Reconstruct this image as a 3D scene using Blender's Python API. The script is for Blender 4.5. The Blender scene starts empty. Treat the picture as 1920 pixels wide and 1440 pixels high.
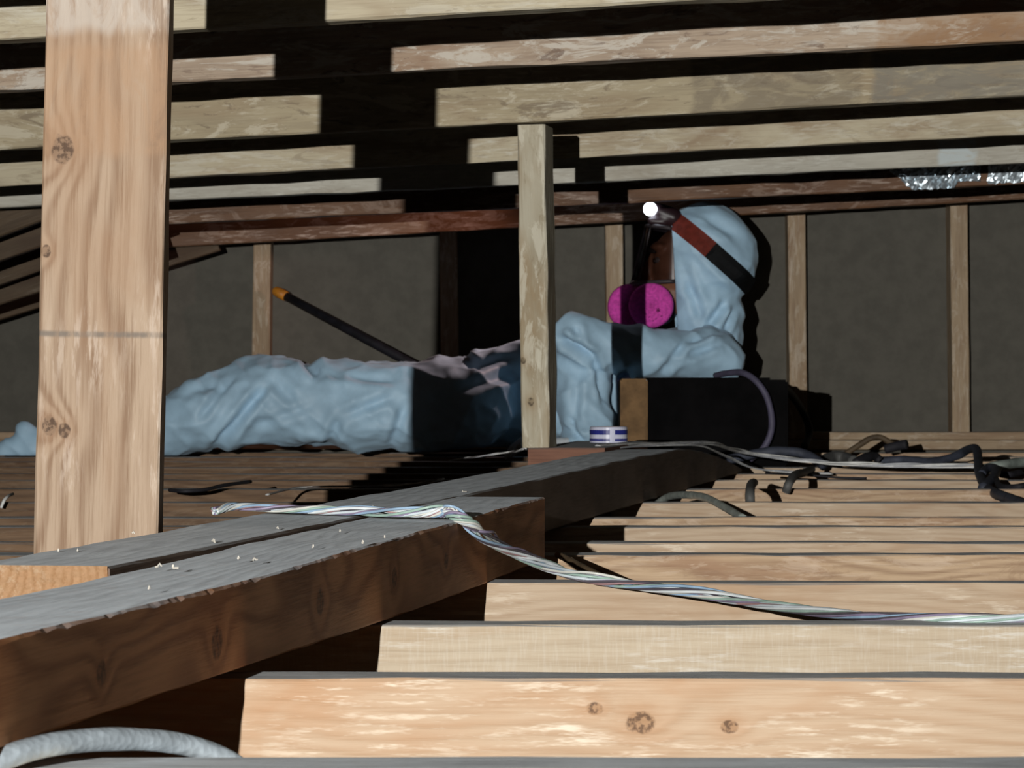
import bpy, bmesh, math, random
from mathutils import Vector, Matrix, noise
from mathutils.bvhtree import BVHTree

random.seed(7)
SC = bpy.context.scene
COL = SC.collection

# ------------------------------------------------------------------ camera, world, light, exposure
F = 6400.0            # focal length in photo pixels (long telephoto of a phone)
HZ = 700.0            # photo row of the horizon
EYE = 0.174           # camera height over the joist tops (m)

def P(px, py, d):
    """photo pixel at distance d -> world point (camera looks along +Y)"""
    return Vector(((px - 960) * d / F, d, EYE - (py - HZ) * d / F))

cd = bpy.data.cameras.new('camera')
cam = bpy.data.objects.new('camera', cd)
COL.objects.link(cam)
cam.location = (0, 0, EYE)
cam.rotation_euler = (math.radians(90), 0, 0)
cd.sensor_fit = 'HORIZONTAL'
cd.sensor_width = 36
cd.lens = F / 1920 * 36
cd.shift_y = -(720 - HZ) / 1920
cd.clip_start = 0.05
cd.clip_end = 50
cd.dof.use_dof = True
cd.dof.focus_distance = 2.7
cd.dof.aperture_fstop = 60
SC.camera = cam

w = bpy.data.worlds.new('attic_dark')
SC.world = w
w.use_nodes = True
w.node_tree.nodes['Background'].inputs[0].default_value = (1, 0.93, 0.86, 1)
w.node_tree.nodes['Background'].inputs[1].default_value = 0.012

# the photographer's torch: a bare LED held left of and above the lens
TORCH = Vector((-0.458, -0.30, 0.314))
ld = bpy.data.lights.new('torch', 'SPOT')
torch = bpy.data.objects.new('torch', ld)
COL.objects.link(torch)
torch.location = TORCH
aim = Vector((0.50, 5.5, 0.40)) - TORCH
torch.rotation_euler = aim.to_track_quat('-Z', 'Y').to_euler()
ld.energy = 130
ld.color = (1.0, 0.985, 0.95)
ld.shadow_soft_size = 0.006
ld.spot_size = math.radians(56)
ld.spot_blend = 1.0
ld.use_nodes = True
nt = ld.node_tree
em = nt.nodes['Emission']
fo = nt.nodes.new('ShaderNodeLightFalloff')
fo.inputs['Strength'].default_value = 1.0
nt.links.new(fo.outputs['Linear'], em.inputs['Strength'])

SC.view_settings.view_transform = 'Standard'
SC.view_settings.look = 'None'
SC.view_settings.gamma = 1
SC.view_settings.use_curve_mapping = False
SC.view_settings.exposure = 0.0

# ------------------------------------------------------------------ helpers
def lin(r, g, b):
    f = lambda c: c / 12.92 if c <= 0.04045 else ((c + 0.055) / 1.055) ** 2.4
    return (f(r / 255), f(g / 255), f(b / 255), 1)

def link(name, me, mat=None, parent=None, mats=None):
    o = bpy.data.objects.new(name, me)
    COL.objects.link(o)
    for m in (mats or ([mat] if mat else [])):
        me.materials.append(m)
    if parent:
        o.parent = parent
    return o

def from_bm(name, bm, mat=None, parent=None, smooth=False, mats=None):
    me = bpy.data.meshes.new(name)
    bmesh.ops.recalc_face_normals(bm, faces=bm.faces)
    if smooth:
        for f in bm.faces:
            f.smooth = True
    bm.to_mesh(me)
    bm.free()
    return link(name, me, mat, parent, mats)

def empty(name, loc=(0, 0, 0)):
    o = bpy.data.objects.new(name, None)
    COL.objects.link(o)
    o.location = loc
    o.empty_display_size = 0.05
    return o

def adopt(root, *kids):
    bpy.context.view_layer.update()
    for k in kids:
        k.parent = root
        k.matrix_parent_inverse = root.matrix_world.inverted()

def tag(o, label, cat, group=None):
    o['label'] = label
    o['category'] = cat
    if group:
        o['group'] = group
    o['kind'] = 'thing'
    return o

class NT:
    """tiny node writer"""
    def __init__(s, name):
        s.m = bpy.data.materials.new(name)
        s.m.use_nodes = True
        s.t = s.m.node_tree
        s.bsdf = s.t.nodes['Principled BSDF']
    def n(s, kind, **kw):
        nd = s.t.nodes.new(kind)
        for k, v in kw.items():
            setattr(nd, k, v)
        return nd
    def set(s, inp, v):
        if hasattr(v, 'bl_idname') or isinstance(v, bpy.types.NodeSocket):
            s.t.links.new(v, inp)
        else:
            inp.default_value = v
    def math(s, op, a, b=0.0, c=0.0, clamp=False):
        nd = s.n('ShaderNodeMath', operation=op, use_clamp=clamp)
        for i, v in enumerate((a, b, c)):
            s.set(nd.inputs[i], v)
        return nd.outputs[0]
    def vmath(s, op, a, b=None):
        nd = s.n('ShaderNodeVectorMath', operation=op)
        s.set(nd.inputs[0], a)
        if b is not None:
            s.set(nd.inputs[1], b)
        return nd.outputs['Value'] if op in ('LENGTH', 'DISTANCE', 'DOT_PRODUCT') else nd.outputs[0]
    def noise(s, vec, scale, detail=3.0, rough=0.55, dist=0.0):
        nd = s.n('ShaderNodeTexNoise')
        s.set(nd.inputs['Vector'], vec)
        nd.inputs['Scale'].default_value = scale
        nd.inputs['Detail'].default_value = detail
        nd.inputs['Roughness'].default_value = rough
        nd.inputs['Distortion'].default_value = dist
        return nd.outputs[0]
    def ramp(s, fac, a, b, va=0.0, vb=1.0):
        nd = s.n('ShaderNodeMapRange', interpolation_type='SMOOTHSTEP')
        s.set(nd.inputs[0], fac)
        nd.inputs[1].default_value = a
        nd.inputs[2].default_value = b
        nd.inputs[3].default_value = va
        nd.inputs[4].default_value = vb
        return nd.outputs[0]
    def mix(s, fac, a, b, blend='MIX'):
        nd = s.n('ShaderNodeMix', data_type='RGBA', blend_type=blend)
        s.set(nd.inputs[0], fac)
        s.set(nd.inputs[6], a)
        s.set(nd.inputs[7], b)
        return nd.outputs[2]

def wood(name, light, dark, stain, rings=150, ring_amt=0.5, fibre=0.35, stain_amt=0.6,
         pale=(0.8, 0.72, 0.6, 1), pale_amt=0.35, knots=(), dust=0.85, rough=0.65, warp=1.0,
         dust_col=None, cross=0.0, bands=(), mottle=0.0):
    """sawn softwood: grain runs along local X; knots = (x, z, r) on the local XZ face"""
    a = NT(name)
    tc = a.n('ShaderNodeTexCoord').outputs['Object']
    rnd = a.n('ShaderNodeObjectInfo').outputs['Random']
    off = a.n('ShaderNodeCombineXYZ')
    for i, k in enumerate((37.0, 11.0, 23.0)):
        a.set(off.inputs[i], a.math('MULTIPLY', rnd, k))
    p = a.vmath('ADD', tc, off.outputs[0])
    lowp = a.vmath('MULTIPLY', p, (2.2, 9, 9))
    low = a.noise(lowp, 1.0, 2)
    sep = a.n('ShaderNodeSeparateXYZ')
    a.set(sep.inputs[0], tc)
    x, y, z = sep.outputs
    yy = a.math('ADD', y, a.math('ADD', 0.05, a.math('MULTIPLY', low, 0.06 * warp)))
    zz = a.math('ADD', z, a.math('MULTIPLY', a.math('SUBTRACT', low, 0.6), 0.09 * warp))
    r = a.math('SQRT', a.math('ADD', a.math('MULTIPLY', yy, yy), a.math('MULTIPLY', zz, zz)))
    core = None
    halo = None
    for (kx, kz, kr) in knots:
        dx = a.math('MULTIPLY', a.math('SUBTRACT', x, kx), 0.75)
        dz = a.math('SUBTRACT', z, kz)
        d = a.math('SQRT', a.math('ADD', a.math('MULTIPLY', dx, dx), a.math('MULTIPLY', dz, dz)))
        wob = a.math('MULTIPLY', a.noise(p, 120, 2), kr * 0.5)
        dd = a.math('ADD', d, a.math('SUBTRACT', wob, kr * 0.25))
        g = a.math('EXPONENT', a.math('MULTIPLY', a.math('MULTIPLY', dd, dd), -1.0 / (2.2 * kr) ** 2))
        r = a.math('ADD', r, a.math('MULTIPLY', g, kr * 1.5))
        c = a.ramp(dd, kr * 1.05, kr * 0.75)
        core = c if core is None else a.math('MAXIMUM', core, c)
        halo = g if halo is None else a.math('MAXIMUM', halo, g)
    fibp = a.vmath('MULTIPLY', p, (14, 420, 420))
    fib = a.noise(fibp, 1.0, 4, 0.65)
    ph = a.math('ADD', a.math('MULTIPLY', r, rings * 6.2832), a.math('MULTIPLY', fib, 2.2))
    ring = a.math('MULTIPLY_ADD', a.math('SINE', ph), 0.5, 0.5)
    ring = a.math('POWER', ring, 1.6)
    big = a.noise(a.vmath('MULTIPLY', p, (4.5, 14, 14)), 1.0, 4, 0.6, 0.6)
    fine2 = a.ramp(fib, 0.38, 0.68)
    f1 = a.math('ADD', a.math('MULTIPLY', ring, ring_amt), a.math('MULTIPLY', a.math('SUBTRACT', fine2, 0.3), fibre), clamp=True)
    col = a.mix(f1, light, dark)
    col = a.mix(a.math('MULTIPLY', a.ramp(big, 0.45, 0.72), stain_amt), col, stain)
    if mottle:
        mo = a.noise(a.vmath('MULTIPLY', p, (9, 30, 30)), 1.0, 6, 0.7, 1.5)
        col = a.mix(a.math('MULTIPLY', a.ramp(mo, 0.52, 0.6), mottle), col, pale)
        mo2 = a.noise(a.vmath('MULTIPLY', p, (6, 22, 22)), 1.7, 5, 0.7, 2.0)
        col = a.mix(a.math('MULTIPLY', a.ramp(mo2, 0.56, 0.66), mottle * 0.9), col, dark)
    pn = a.noise(a.vmath('MULTIPLY', p, (22, 170, 170)), 1.0, 4, 0.7)
    pm = a.math('MULTIPLY', a.ramp(pn, 0.50, 0.66), a.ramp(a.noise(a.vmath('MULTIPLY', p, (5, 10, 10)), 1.3, 2), 0.40, 0.62))
    col = a.mix(a.math('MULTIPLY', pm, pale_amt), col, pale)
    if cross:
        cn = a.noise(a.vmath('MULTIPLY', p, (600, 60, 60)), 1.0, 2)
        col = a.mix(a.math('MULTIPLY', a.ramp(cn, 0.5, 0.66), cross), col, pale)
        col = a.mix(a.math('MULTIPLY', a.ramp(cn, 0.46, 0.34), cross * 0.6), col, stain)
    for (b0, b1, bcol, bamt) in bands:      # old marks left across the board
        edge = a.math('ADD', x, a.math('MULTIPLY', a.math('SUBTRACT', a.noise(a.vmath('MULTIPLY', p, (8, 30, 30)), 1.0, 3), 0.5), min(0.03, (b1 - b0) * 0.5)))
        soft = min(0.012, (b1 - b0) * 0.4)
        bm_ = a.math('MULTIPLY', a.ramp(edge, b0, b0 + soft), a.ramp(edge, b1, b1 - soft))
        bvar = a.ramp(a.noise(a.vmath('MULTIPLY', p, (16, 40, 40)), 1.0, 5, 0.65, 1.2), 0.36, 0.56, 0.35, 1.15)
        col = a.mix(a.math('MULTIPLY', a.math('MULTIPLY', bm_, bamt), bvar, clamp=True), col, bcol)
    if core is not None:
        col = a.mix(a.math('MULTIPLY', halo, 0.55), col, stain)
        kc = a.mix(a.ramp(a.noise(p, 260, 3), 0.4, 0.6), (dark[0] * .25, dark[1] * .22, dark[2] * .22, 1), dark)
        col = a.mix(a.math('MULTIPLY', core, 0.85), col, kc)
    if dust:
        geo = a.n('ShaderNodeNewGeometry')
        sn = a.n('ShaderNodeSeparateXYZ')
        a.set(sn.inputs[0], geo.outputs['True Normal'])
        dn = a.noise(p, 60, 4, 0.7)
        dm = a.math('MULTIPLY', a.ramp(sn.outputs[2], 0.55, 0.95), a.ramp(dn, 0.22, 0.5, 0.75, 1.0))
        dc = dust_col or lin(165, 168, 168)
        dcol = a.mix(a.ramp(a.noise(a.vmath('MULTIPLY', p, (3, 12, 12)), 4, 5, 0.65), 0.35, 0.7), dc, (dc[0] * .5, dc[1] * .5, dc[2] * .52, 1))
        col = a.mix(a.math('MULTIPLY', dm, dust), col, dcol)
        a.set(a.bsdf.inputs['Sheen Weight'], a.math('MULTIPLY', dm, dust * 0.22))
        a.bsdf.inputs['Sheen Roughness'].default_value = 0.55
        a.bsdf.inputs['Sheen Tint'].default_value = (0.80, 0.86, 0.9, 1)
    a.set(a.bsdf.inputs['Base Color'], col)
    a.bsdf.inputs['Roughness'].default_value = rough
    a.bsdf.inputs['Specular IOR Level'].default_value = 0.25
    bp = a.n('ShaderNodeBump')
    bp.inputs['Strength'].default_value = 0.35
    bp.inputs['Distance'].default_value = 0.002
    a.set(bp.inputs['Height'], a.math('ADD', fib, a.math('MULTIPLY', ring, 0.4)))
    a.set(a.bsdf.inputs['Normal'], bp.outputs[0])
    return a.m

def plain(name, col, rough=0.6, metal=0.0, var=0.15, scale=40, bump=0.0, bscale=200, spec=0.4):
    a = NT(name)
    tc = a.n('ShaderNodeTexCoord').outputs['Object']
    n1 = a.noise(tc, scale, 4, 0.6)
    d = tuple(c * (1 - 2 * var) for c in col[:3]) + (1,)
    l = tuple(min(1, c * (1 + 2 * var)) for c in col[:3]) + (1,)
    a.set(a.bsdf.inputs['Base Color'], a.mix(a.ramp(n1, 0.3, 0.7), d, l))
    a.bsdf.inputs['Roughness'].default_value = rough
    a.bsdf.inputs['Metallic'].default_value = metal
    a.bsdf.inputs['Specular IOR Level'].default_value = spec
    if bump:
        bp = a.n('ShaderNodeBump')
        bp.inputs['Strength'].default_value = bump
        bp.inputs['Distance'].default_value = 0.003
        a.set(bp.inputs['Height'], a.noise(tc, bscale, 4, 0.6))
        a.set(a.bsdf.inputs['Normal'], bp.outputs[0])
    return a.m

def frame_matrix(p0, xdir, ydir):
    X = xdir.normalized()
    Y = (ydir - X * ydir.dot(X)).normalized()
    Z = X.cross(Y)
    return Matrix(((X.x, Y.x, Z.x, p0.x), (X.y, Y.y, Z.y, p0.y), (X.z, Y.z, Z.z, p0.z), (0, 0, 0, 1)))

def timber(name, p0, p1, h, t, mat, parent=None, ydir=Vector((0, 1, 0)), seg=None, cham=0.002, jit=0.0008,
           profile=None, edge_jit=0.0):
    """sawn board from p0 to p1 (front lower edge); local X along it, Y depth, Z height.
    profile(s) -> (dz_bottom, dz_top, y0, y1) lets a board bow, taper or end on a slope"""
    d = p1 - p0
    L = d.length
    n = seg or max(6, int(L / 0.08))
    bm = bmesh.new()
    rings = []
    sd = random.random() * 100
    for i in range(n + 1):
        s = i / n
        zb, zt, y0, y1 = profile(s) if profile else (0, 0, 0, 0)
        zb, zt, ya, yb = zb, h + zt, y0, t + y1
        c = min(cham, (zt - zb) * 0.3)
        pts = [(ya, zb + c), (ya + c, zb), (yb - c, zb), (yb, zb + c), (yb, zt - c), (yb - c, zt), (ya + c, zt), (ya, zt - c)]
        vs = []
        for k, (yy, z) in enumerate(pts):
            q = noise.noise(Vector((s * L * 9, k * 3.7, sd))) * jit
            q2 = noise.noise(Vector((s * L * 14, k * 2.1 + 40, sd))) * jit
            if edge_jit and k in (6, 7):
                e = edge_jit * (max(0, noise.noise(Vector((s * L * 60, 3, sd)))) + max(0, noise.noise(Vector((s * L * 160, 9, sd)))) * .6)
                if k == 7:
                    q2 -= e
                else:
                    q += e
            vs.append(bm.verts.new((s * L, yy + q, z + q2)))
        rings.append(vs)
    for i in range(n):
        for k in range(8):
            bm.faces.new((rings[i][k], rings[i][(k + 1) % 8], rings[i + 1][(k + 1) % 8], rings[i + 1][k]))
    bm.faces.new(rings[0])
    bm.faces.new(rings[-1][::-1])
    o = from_bm(name, bm, mat)
    o.matrix_world = frame_matrix(p0, d, ydir)
    if parent:
        adopt(parent, o)
    return o

def catmull(pts, n=8):
    if len(pts) < 3:
        return pts
    q = [pts[0] * 2 - pts[1]] + list(pts) + [pts[-1] * 2 - pts[-2]]
    out = []
    for i in range(1, len(q) - 2):
        for k in range(n):
            t = k / n
            a, b, c, d = q[i - 1], q[i], q[i + 1], q[i + 2]
            out.append(0.5 * ((2 * b) + (c - a) * t + (2 * a - 5 * b + 4 * c - d) * t * t + (3 * b - a - 3 * c + d) * t ** 3))
    out.append(pts[-1])
    return out

def tube_bm(bm, pts, r, n=8, cap=True):
    """r may be a number or a list per point"""
    prev = None
    up = Vector((0.13, 0.2, 0.97)).normalized()
    rows = []
    for i, p in enumerate(pts):
        d = (pts[min(i + 1, len(pts) - 1)] - pts[max(i - 1, 0)])
        d = d.normalized() if d.length > 1e-9 else Vector((1, 0, 0))
        up = up - d * up.dot(d)
        if up.length < 1e-4:
            up = d.orthogonal()
        up.normalize()
        sd = d.cross(up)
        rr = r[i] if isinstance(r, (list, tuple)) else r
        rows.append([bm.verts.new(p + (up * math.cos(2 * math.pi * k / n) + sd * math.sin(2 * math.pi * k / n)) * rr) for k in range(n)])
    for i in range(len(rows) - 1):
        for k in range(n):
            bm.faces.new((rows[i][k], rows[i][(k + 1) % n], rows[i + 1][(k + 1) % n], rows[i + 1][k]))
    if cap:
        bm.faces.new(rows[0][::-1])
        bm.faces.new(rows[-1])

def cable(name, pts, r, mat, label=None, cat='cable', n=8, parent=None, sub=8, group=None):
    pts = catmull(pts, sub)
    base = pts[0].copy()
    bm = bmesh.new()
    rr = [r * (1 + 0.10 * noise.noise(p * 40)) for p in pts]
    tube_bm(bm, [p - base for p in pts], rr, n)
    o = from_bm(name, bm, mat, smooth=True)
    o.location = base
    if parent:
        adopt(parent, o)
    if label:
        tag(o, label, cat, group)
    return o

# ------------------------------------------------------------------ materials
W_JOIST = wood('pine_joist', lin(200, 178, 152), lin(164, 134, 106), lin(178, 144, 112), rings=120, ring_amt=0.35,
               pale=lin(240, 226, 204), pale_amt=0.75, stain_amt=0.75)
W_JOIST_B = wood('pine_joist_pale', lin(200, 184, 160), lin(166, 142, 114), lin(182, 156, 126), rings=100, ring_amt=0.2,
                 pale=lin(226, 220, 208), pale_amt=0.8, cross=0.14)
W_JOIST_C = wood('pine_joist_grey', lin(200, 172, 140), lin(136, 104, 80), lin(160, 120, 92), rings=120, ring_amt=0.45,
                 pale=lin(222, 200, 176), pale_amt=0.6, mottle=0.35)
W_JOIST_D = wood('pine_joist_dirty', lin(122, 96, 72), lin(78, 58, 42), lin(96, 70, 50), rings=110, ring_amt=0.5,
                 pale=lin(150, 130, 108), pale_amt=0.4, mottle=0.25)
W_RAFT = wood('weathered_rafter', lin(206, 194, 166), lin(132, 112, 90), lin(152, 124, 96), rings=60, ring_amt=0.25, fibre=0.3,
              pale=lin(222, 216, 198), pale_amt=0.8, dust=0, mottle=0.4, stain_amt=0.8)
W_RAFT_B = wood('blotched_rafter', lin(178, 160, 136), lin(112, 98, 84), lin(150, 112, 78), rings=60, ring_amt=0.2, fibre=0.25,
                pale=lin(206, 196, 174), pale_amt=0.7, dust=0, mottle=0.7)
W_RED = wood('red_brown_rafter', lin(118, 84, 58), lin(78, 54, 38), lin(96, 64, 42), rings=70, ring_amt=0.35, dust=0,
             pale=lin(196, 176, 160), pale_amt=0.75, rough=0.5, mottle=0.25)
W_DUSK = wood('dull_jack_rafter', lin(96, 80, 62), lin(62, 49, 38), lin(74, 54, 40), rings=70, ring_amt=0.3, dust=0, pale_amt=0.1)
W_STUD = wood('wall_stud_wood', lin(178, 156, 128), lin(124, 100, 78), lin(140, 108, 82), rings=60, ring_amt=0.25, dust=0.4, pale_amt=0.3, mottle=0.25)
W_POST = wood('front_post_wood', lin(188, 164, 140), lin(148, 120, 96), lin(168, 132, 102), rings=125, ring_amt=0.8, fibre=0.6,
              pale=lin(232, 214, 196), pale_amt=0.8, dust=0, warp=0.7,
              knots=((0.132, 0.085, 0.006), (0.129, 0.073, 0.005), (0.343, 0.079, 0.009), (0.265, 0.090, 0.004)),
              bands=((0.335, 0.425, lin(184, 148, 116), 0.5), (0.425, 0.7, lin(206, 196, 184), 0.6), (0.199, 0.206, lin(128, 118, 108), 0.75)),
              stain_amt=0.45)
W_POST2 = wood('far_post_wood', lin(196, 188, 166), lin(150, 134, 106), lin(160, 134, 98), rings=55, ring_amt=0.5, fibre=0.2,
               pale=lin(226, 220, 200), pale_amt=0.7, dust=0, knots=((0.066, 0.026, 0.005), (0.125, 0.036, 0.004)), mottle=0.6, stain_amt=0.8)
bk = []
W_BEAM = wood('binder_wood', lin(232, 170, 122), lin(168, 108, 70), lin(190, 124, 80), rings=95, ring_amt=0.7, fibre=0.3, pale_amt=0.12,
              pale=lin(176, 132, 96), dust=1.0, dust_col=lin(206, 216, 224),
              knots=((0.42, 0.028, 0.009), (0.62, 0.03, 0.007), (0.86, 0.026, 0.010), (1.14, 0.03, 0.009), (1.40, 0.03, 0.008), (1.62, 0.03, 0.007)))
W_BEAM2 = wood('dusty_binder_wood', lin(128, 112, 100), lin(90, 76, 66), lin(104, 86, 72), rings=70, ring_amt=0.3, pale_amt=0.05, dust=1.0,
               dust_col=lin(190, 197, 202))
W_RAW = wood('fresh_cut_pine', lin(232, 190, 146), lin(196, 140, 90), lin(210, 156, 108), rings=160, ring_amt=0.4, dust=0, pale=lin(250, 225, 190), pale_amt=0.6)
W_BLOCK = wood('red_block_wood', lin(140, 98, 78), lin(94, 62, 50), lin(104, 72, 60), rings=60, ring_amt=0.3, pale_amt=0.1, dust=0.95, dust_col=lin(140, 143, 143))
M_PLASTER = plain('dusty_plasterboard', lin(92, 86, 78), 0.9, var=0.2, scale=12)
M_BOARD = plain('grey_fibreboard', lin(94, 91, 83), 0.9, var=0.05, scale=30, bump=0.15)
M_DECK = plain('roof_decking_dark', lin(60, 46, 36), 0.9, var=0.2, scale=8)

# ------------------------------------------------------------------ floor: ceiling board of the room below + joists
def slab(name, x0, x1, y0, y1, z0, z1, mat):
    bm = bmesh.new()
    bmesh.ops.create_cube(bm, size=1)
    for v in bm.verts:
        v.co = Vector(((x0 if v.co.x < 0 else x1), (y0 if v.co.y < 0 else y1), (z0 if v.co.z < 0 else z1)))
    return from_bm(name, bm, mat)

floor = slab('floor', -2.0, 2.4, 0.6, 8.1, -0.17, -0.145, M_PLASTER)
floor['kind'] = 'structure'
JD = [1.502, 1.945, 2.36, 2.83, 3.27, 3.505, 3.86, 4.115, 4.59, 5.12, 5.55, 5.9, 6.3, 6.7, 7.1, 7.45]
JM = [W_JOIST_B, W_JOIST, W_JOIST_B, W_JOIST, W_JOIST_C, W_JOIST, W_JOIST, W_JOIST_C, W_JOIST, W_JOIST_C, W_JOIST, W_JOIST_C, W_JOIST, W_JOIST_C, W_JOIST, W_JOIST_C]
# the near joist with the knots gets its own board face
W_JOIST_K = wood('pine_joist_knotty', lin(204, 178, 150), lin(176, 138, 104), lin(188, 144, 106), rings=110, ring_amt=0.3,
                 pale=lin(246, 232, 210), pale_amt=0.85, stain_amt=0.85,
                 knots=((1.20 + 0.0735, 0.120, 0.0068), (1.20 + 0.124, 0.1175, 0.0042), (1.20 + 0.047, 0.128, 0.0038)))
JM[1] = W_JOIST_K
JM[0] = wood('pine_joist_scuffed', lin(214, 204, 188), lin(176, 156, 132), lin(190, 172, 148), rings=100, ring_amt=0.2, pale=lin(236, 232, 224), pale_amt=0.9, dust_col=lin(196, 202, 206))
for i, d in enumerate(JD):
    th = 0.045 if i not in (5, 7) else 0.038
    xw = 1.2 if i < 6 else 1.75
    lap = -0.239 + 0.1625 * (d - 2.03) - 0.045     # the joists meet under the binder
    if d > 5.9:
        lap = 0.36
    if i < 3:
        timber('floor_joist', Vector((-xw, d, -0.145)), Vector((xw, d, -0.145)), 0.145, th, JM[i], floor, jit=0.0012, cham=0.0015, seg=40)
    else:
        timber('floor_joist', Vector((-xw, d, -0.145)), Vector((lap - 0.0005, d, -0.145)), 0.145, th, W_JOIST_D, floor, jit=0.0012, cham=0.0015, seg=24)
        timber('floor_joist', Vector((lap + 0.0005, d, -0.145)), Vector((xw, d, -0.145)), 0.145, th, JM[i], floor, jit=0.0012, cham=0.0015, seg=30)

# ------------------------------------------------------------------ ceiling: roof decking + rafters
W_RAFT_2 = wood('brown_blotched_rafter', lin(192, 172, 150), lin(118, 96, 82), lin(150, 118, 92), rings=60, ring_amt=0.25, fibre=0.3,
                pale=lin(216, 208, 194), pale_amt=0.8, dust=0, mottle=0.8, stain_amt=0.8, bands=((1.385, 1.62, lin(164, 124, 84), 0.5),))
W_RAFT_3 = wood('grey_stained_rafter', lin(186, 172, 142), lin(128, 112, 92), lin(156, 132, 104), rings=60, ring_amt=0.2, fibre=0.25,
                pale=lin(212, 202, 178), pale_amt=0.75, dust=0, mottle=0.75, bands=((1.29, 1.545, lin(132, 120, 102), 0.6), (1.55, 2.3, lin(140, 134, 122), 0.7)))
W_RAFT_5 = wood('pale_patch_rafter', lin(204, 200, 186), lin(140, 130, 116), lin(160, 146, 126), rings=60, ring_amt=0.2, fibre=0.25,
                pale=lin(222, 220, 208), pale_amt=0.7, dust=0, mottle=0.3, bands=((1.945, 2.025, lin(206, 216, 216), 0.8),))
RAFT = [  # distance, photo points on the lower front edge, end columns, material
    (2.95, (0, -60), (1920, -150), -500, 2700, W_RAFT),
    (3.57, (0, 75), (1300, 1), -500, 2600, W_RAFT),
    (4.25, (0, 169), (1920, 77), -450, 2500, W_RAFT_2),
    (4.88, (0, 280), (1920, 180), -400, 2450, W_RAFT_3),
    (5.48, (0, 349), (1920, 252), -350, 2400, W_RAFT),
    (6.06, (0, 389), (1920, 305), -300, 2350, W_RAFT_5),
    (6.70, (320, 419), (1920, 345), 190, 2300, W_RED),
    (7.52, (320, 463), (1920, 373), 190, 2250, W_RED),
]
bm = bmesh.new()
def roof_pt(px, d, z_extra):
    a = P(px, 0, d)
    return a
# decking follows the rafter tops
dv = []
for d, py0, py1 in ((2.2, None, None), (8.1, None, None)):
    for X in (-2.0, 2.4):
        zz = EYE + 0.335 + 0.135 + X * 0.052 - (d - 3.5) * 0.009
        for t in (0, 0.02):
            dv.append((X, d, zz + t))
vs = [bm.verts.new(v) for v in dv]
for q in ((0, 2, 6, 4), (1, 5, 7, 3), (0, 1, 3, 2), (4, 6, 7, 5), (0, 4, 5, 1), (2, 3, 7, 6)):
    bm.faces.new([vs[k] for k in q])
ceiling = from_bm('ceiling', bm, M_DECK)
ceiling['kind'] = 'structure'
for d, a, b, xa, xb, m in RAFT:
    sl = (b[1] - a[1]) / (b[0] - a[0])
    p0 = P(xa, a[1] + (xa - a[0]) * sl, d)
    p1 = P(xb, a[1] + (xb - a[0]) * sl, d)
    timber('rafter', p0, p1, 0.125, 0.04, m, ceiling, jit=0.0025, cham=0.002, seg=36)
for d, y0, sl, xe in ((6.25, 443, -0.37, 292), (6.45, 489, -0.36, 292), (6.88, 533, -0.35, 300), (7.08, 571, -0.32, 305), (7.60, 599, -0.315, 412)):
    timber('jack_rafter', P(-320, y0 - 320 * sl, d), P(xe, y0 + xe * sl, d), 0.06, 0.038, W_DUSK, ceiling, jit=0.0015)

# ------------------------------------------------------------------ end wall: boards behind studs
wall = slab('wall_back', -1.9, 2.3, 7.885, 7.90, -0.14, 0.66, M_BOARD)
wall['kind'] = 'structure'
for px in (-187, 143, 490, 842, 1153, 1495, 1800, 2130):
    c = P(px, HZ, 7.8)
    lean = -0.004 if px in (490,) else 0.003
    o = timber('stud', Vector((c.x + 0.02 + lean, 7.80, 0.04)), Vector((c.x + 0.02 - lean, 7.80, 0.62)), 0.040, 0.085, W_STUD, wall,
               jit=0.001, ydir=Vector((0, 1, 0)))
timber('bottom_plate', Vector((-1.8, 7.775, 0.0)), Vector((2.2, 7.775, 0.0)), 0.022, 0.11, W_STUD, wall)
timber('bottom_plate', Vector((-1.8, 7.785, 0.0225)), Vector((2.2, 7.785, 0.0225)), 0.0175, 0.10, W_STUD, wall)

# ------------------------------------------------------------------ binder: two boards laid over the joists
ax0, ay0, ax1, ay1 = -0.2208 - 0.1476 * 0.45, 1.472 - 0.45, 0.0302, 3.172
LA = math.hypot(ax1 - ax0, ay1 - ay0)
def prof_a(s):
    d = ay0 + (ay1 - ay0) * s
    top = 0.059 - 0.003 * math.exp(-((d - 1.96) / 0.35) ** 2) - 0.0015 * math.exp(-((d - 2.64) / 0.3) ** 2)
    bot = max(0.0005, 0.0150 * (1 - (d - 1.2) / 1.4))
    return (bot, top - 0.059, 0, -0.012 * s)
binder_a = timber('binder_board', Vector((ax0, ay0, 0)), Vector((ax1, ay1, 0)), 0.059, 0.093, W_BEAM, ydir=Vector((-1, 0.15, 0)),
                  seg=260, profile=prof_a, edge_jit=0.0022, cham=0.0012)
tag(binder_a, 'near brown timber board with grey dusty top and knotty side, crossing the joists diagonally', 'beam')
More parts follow.
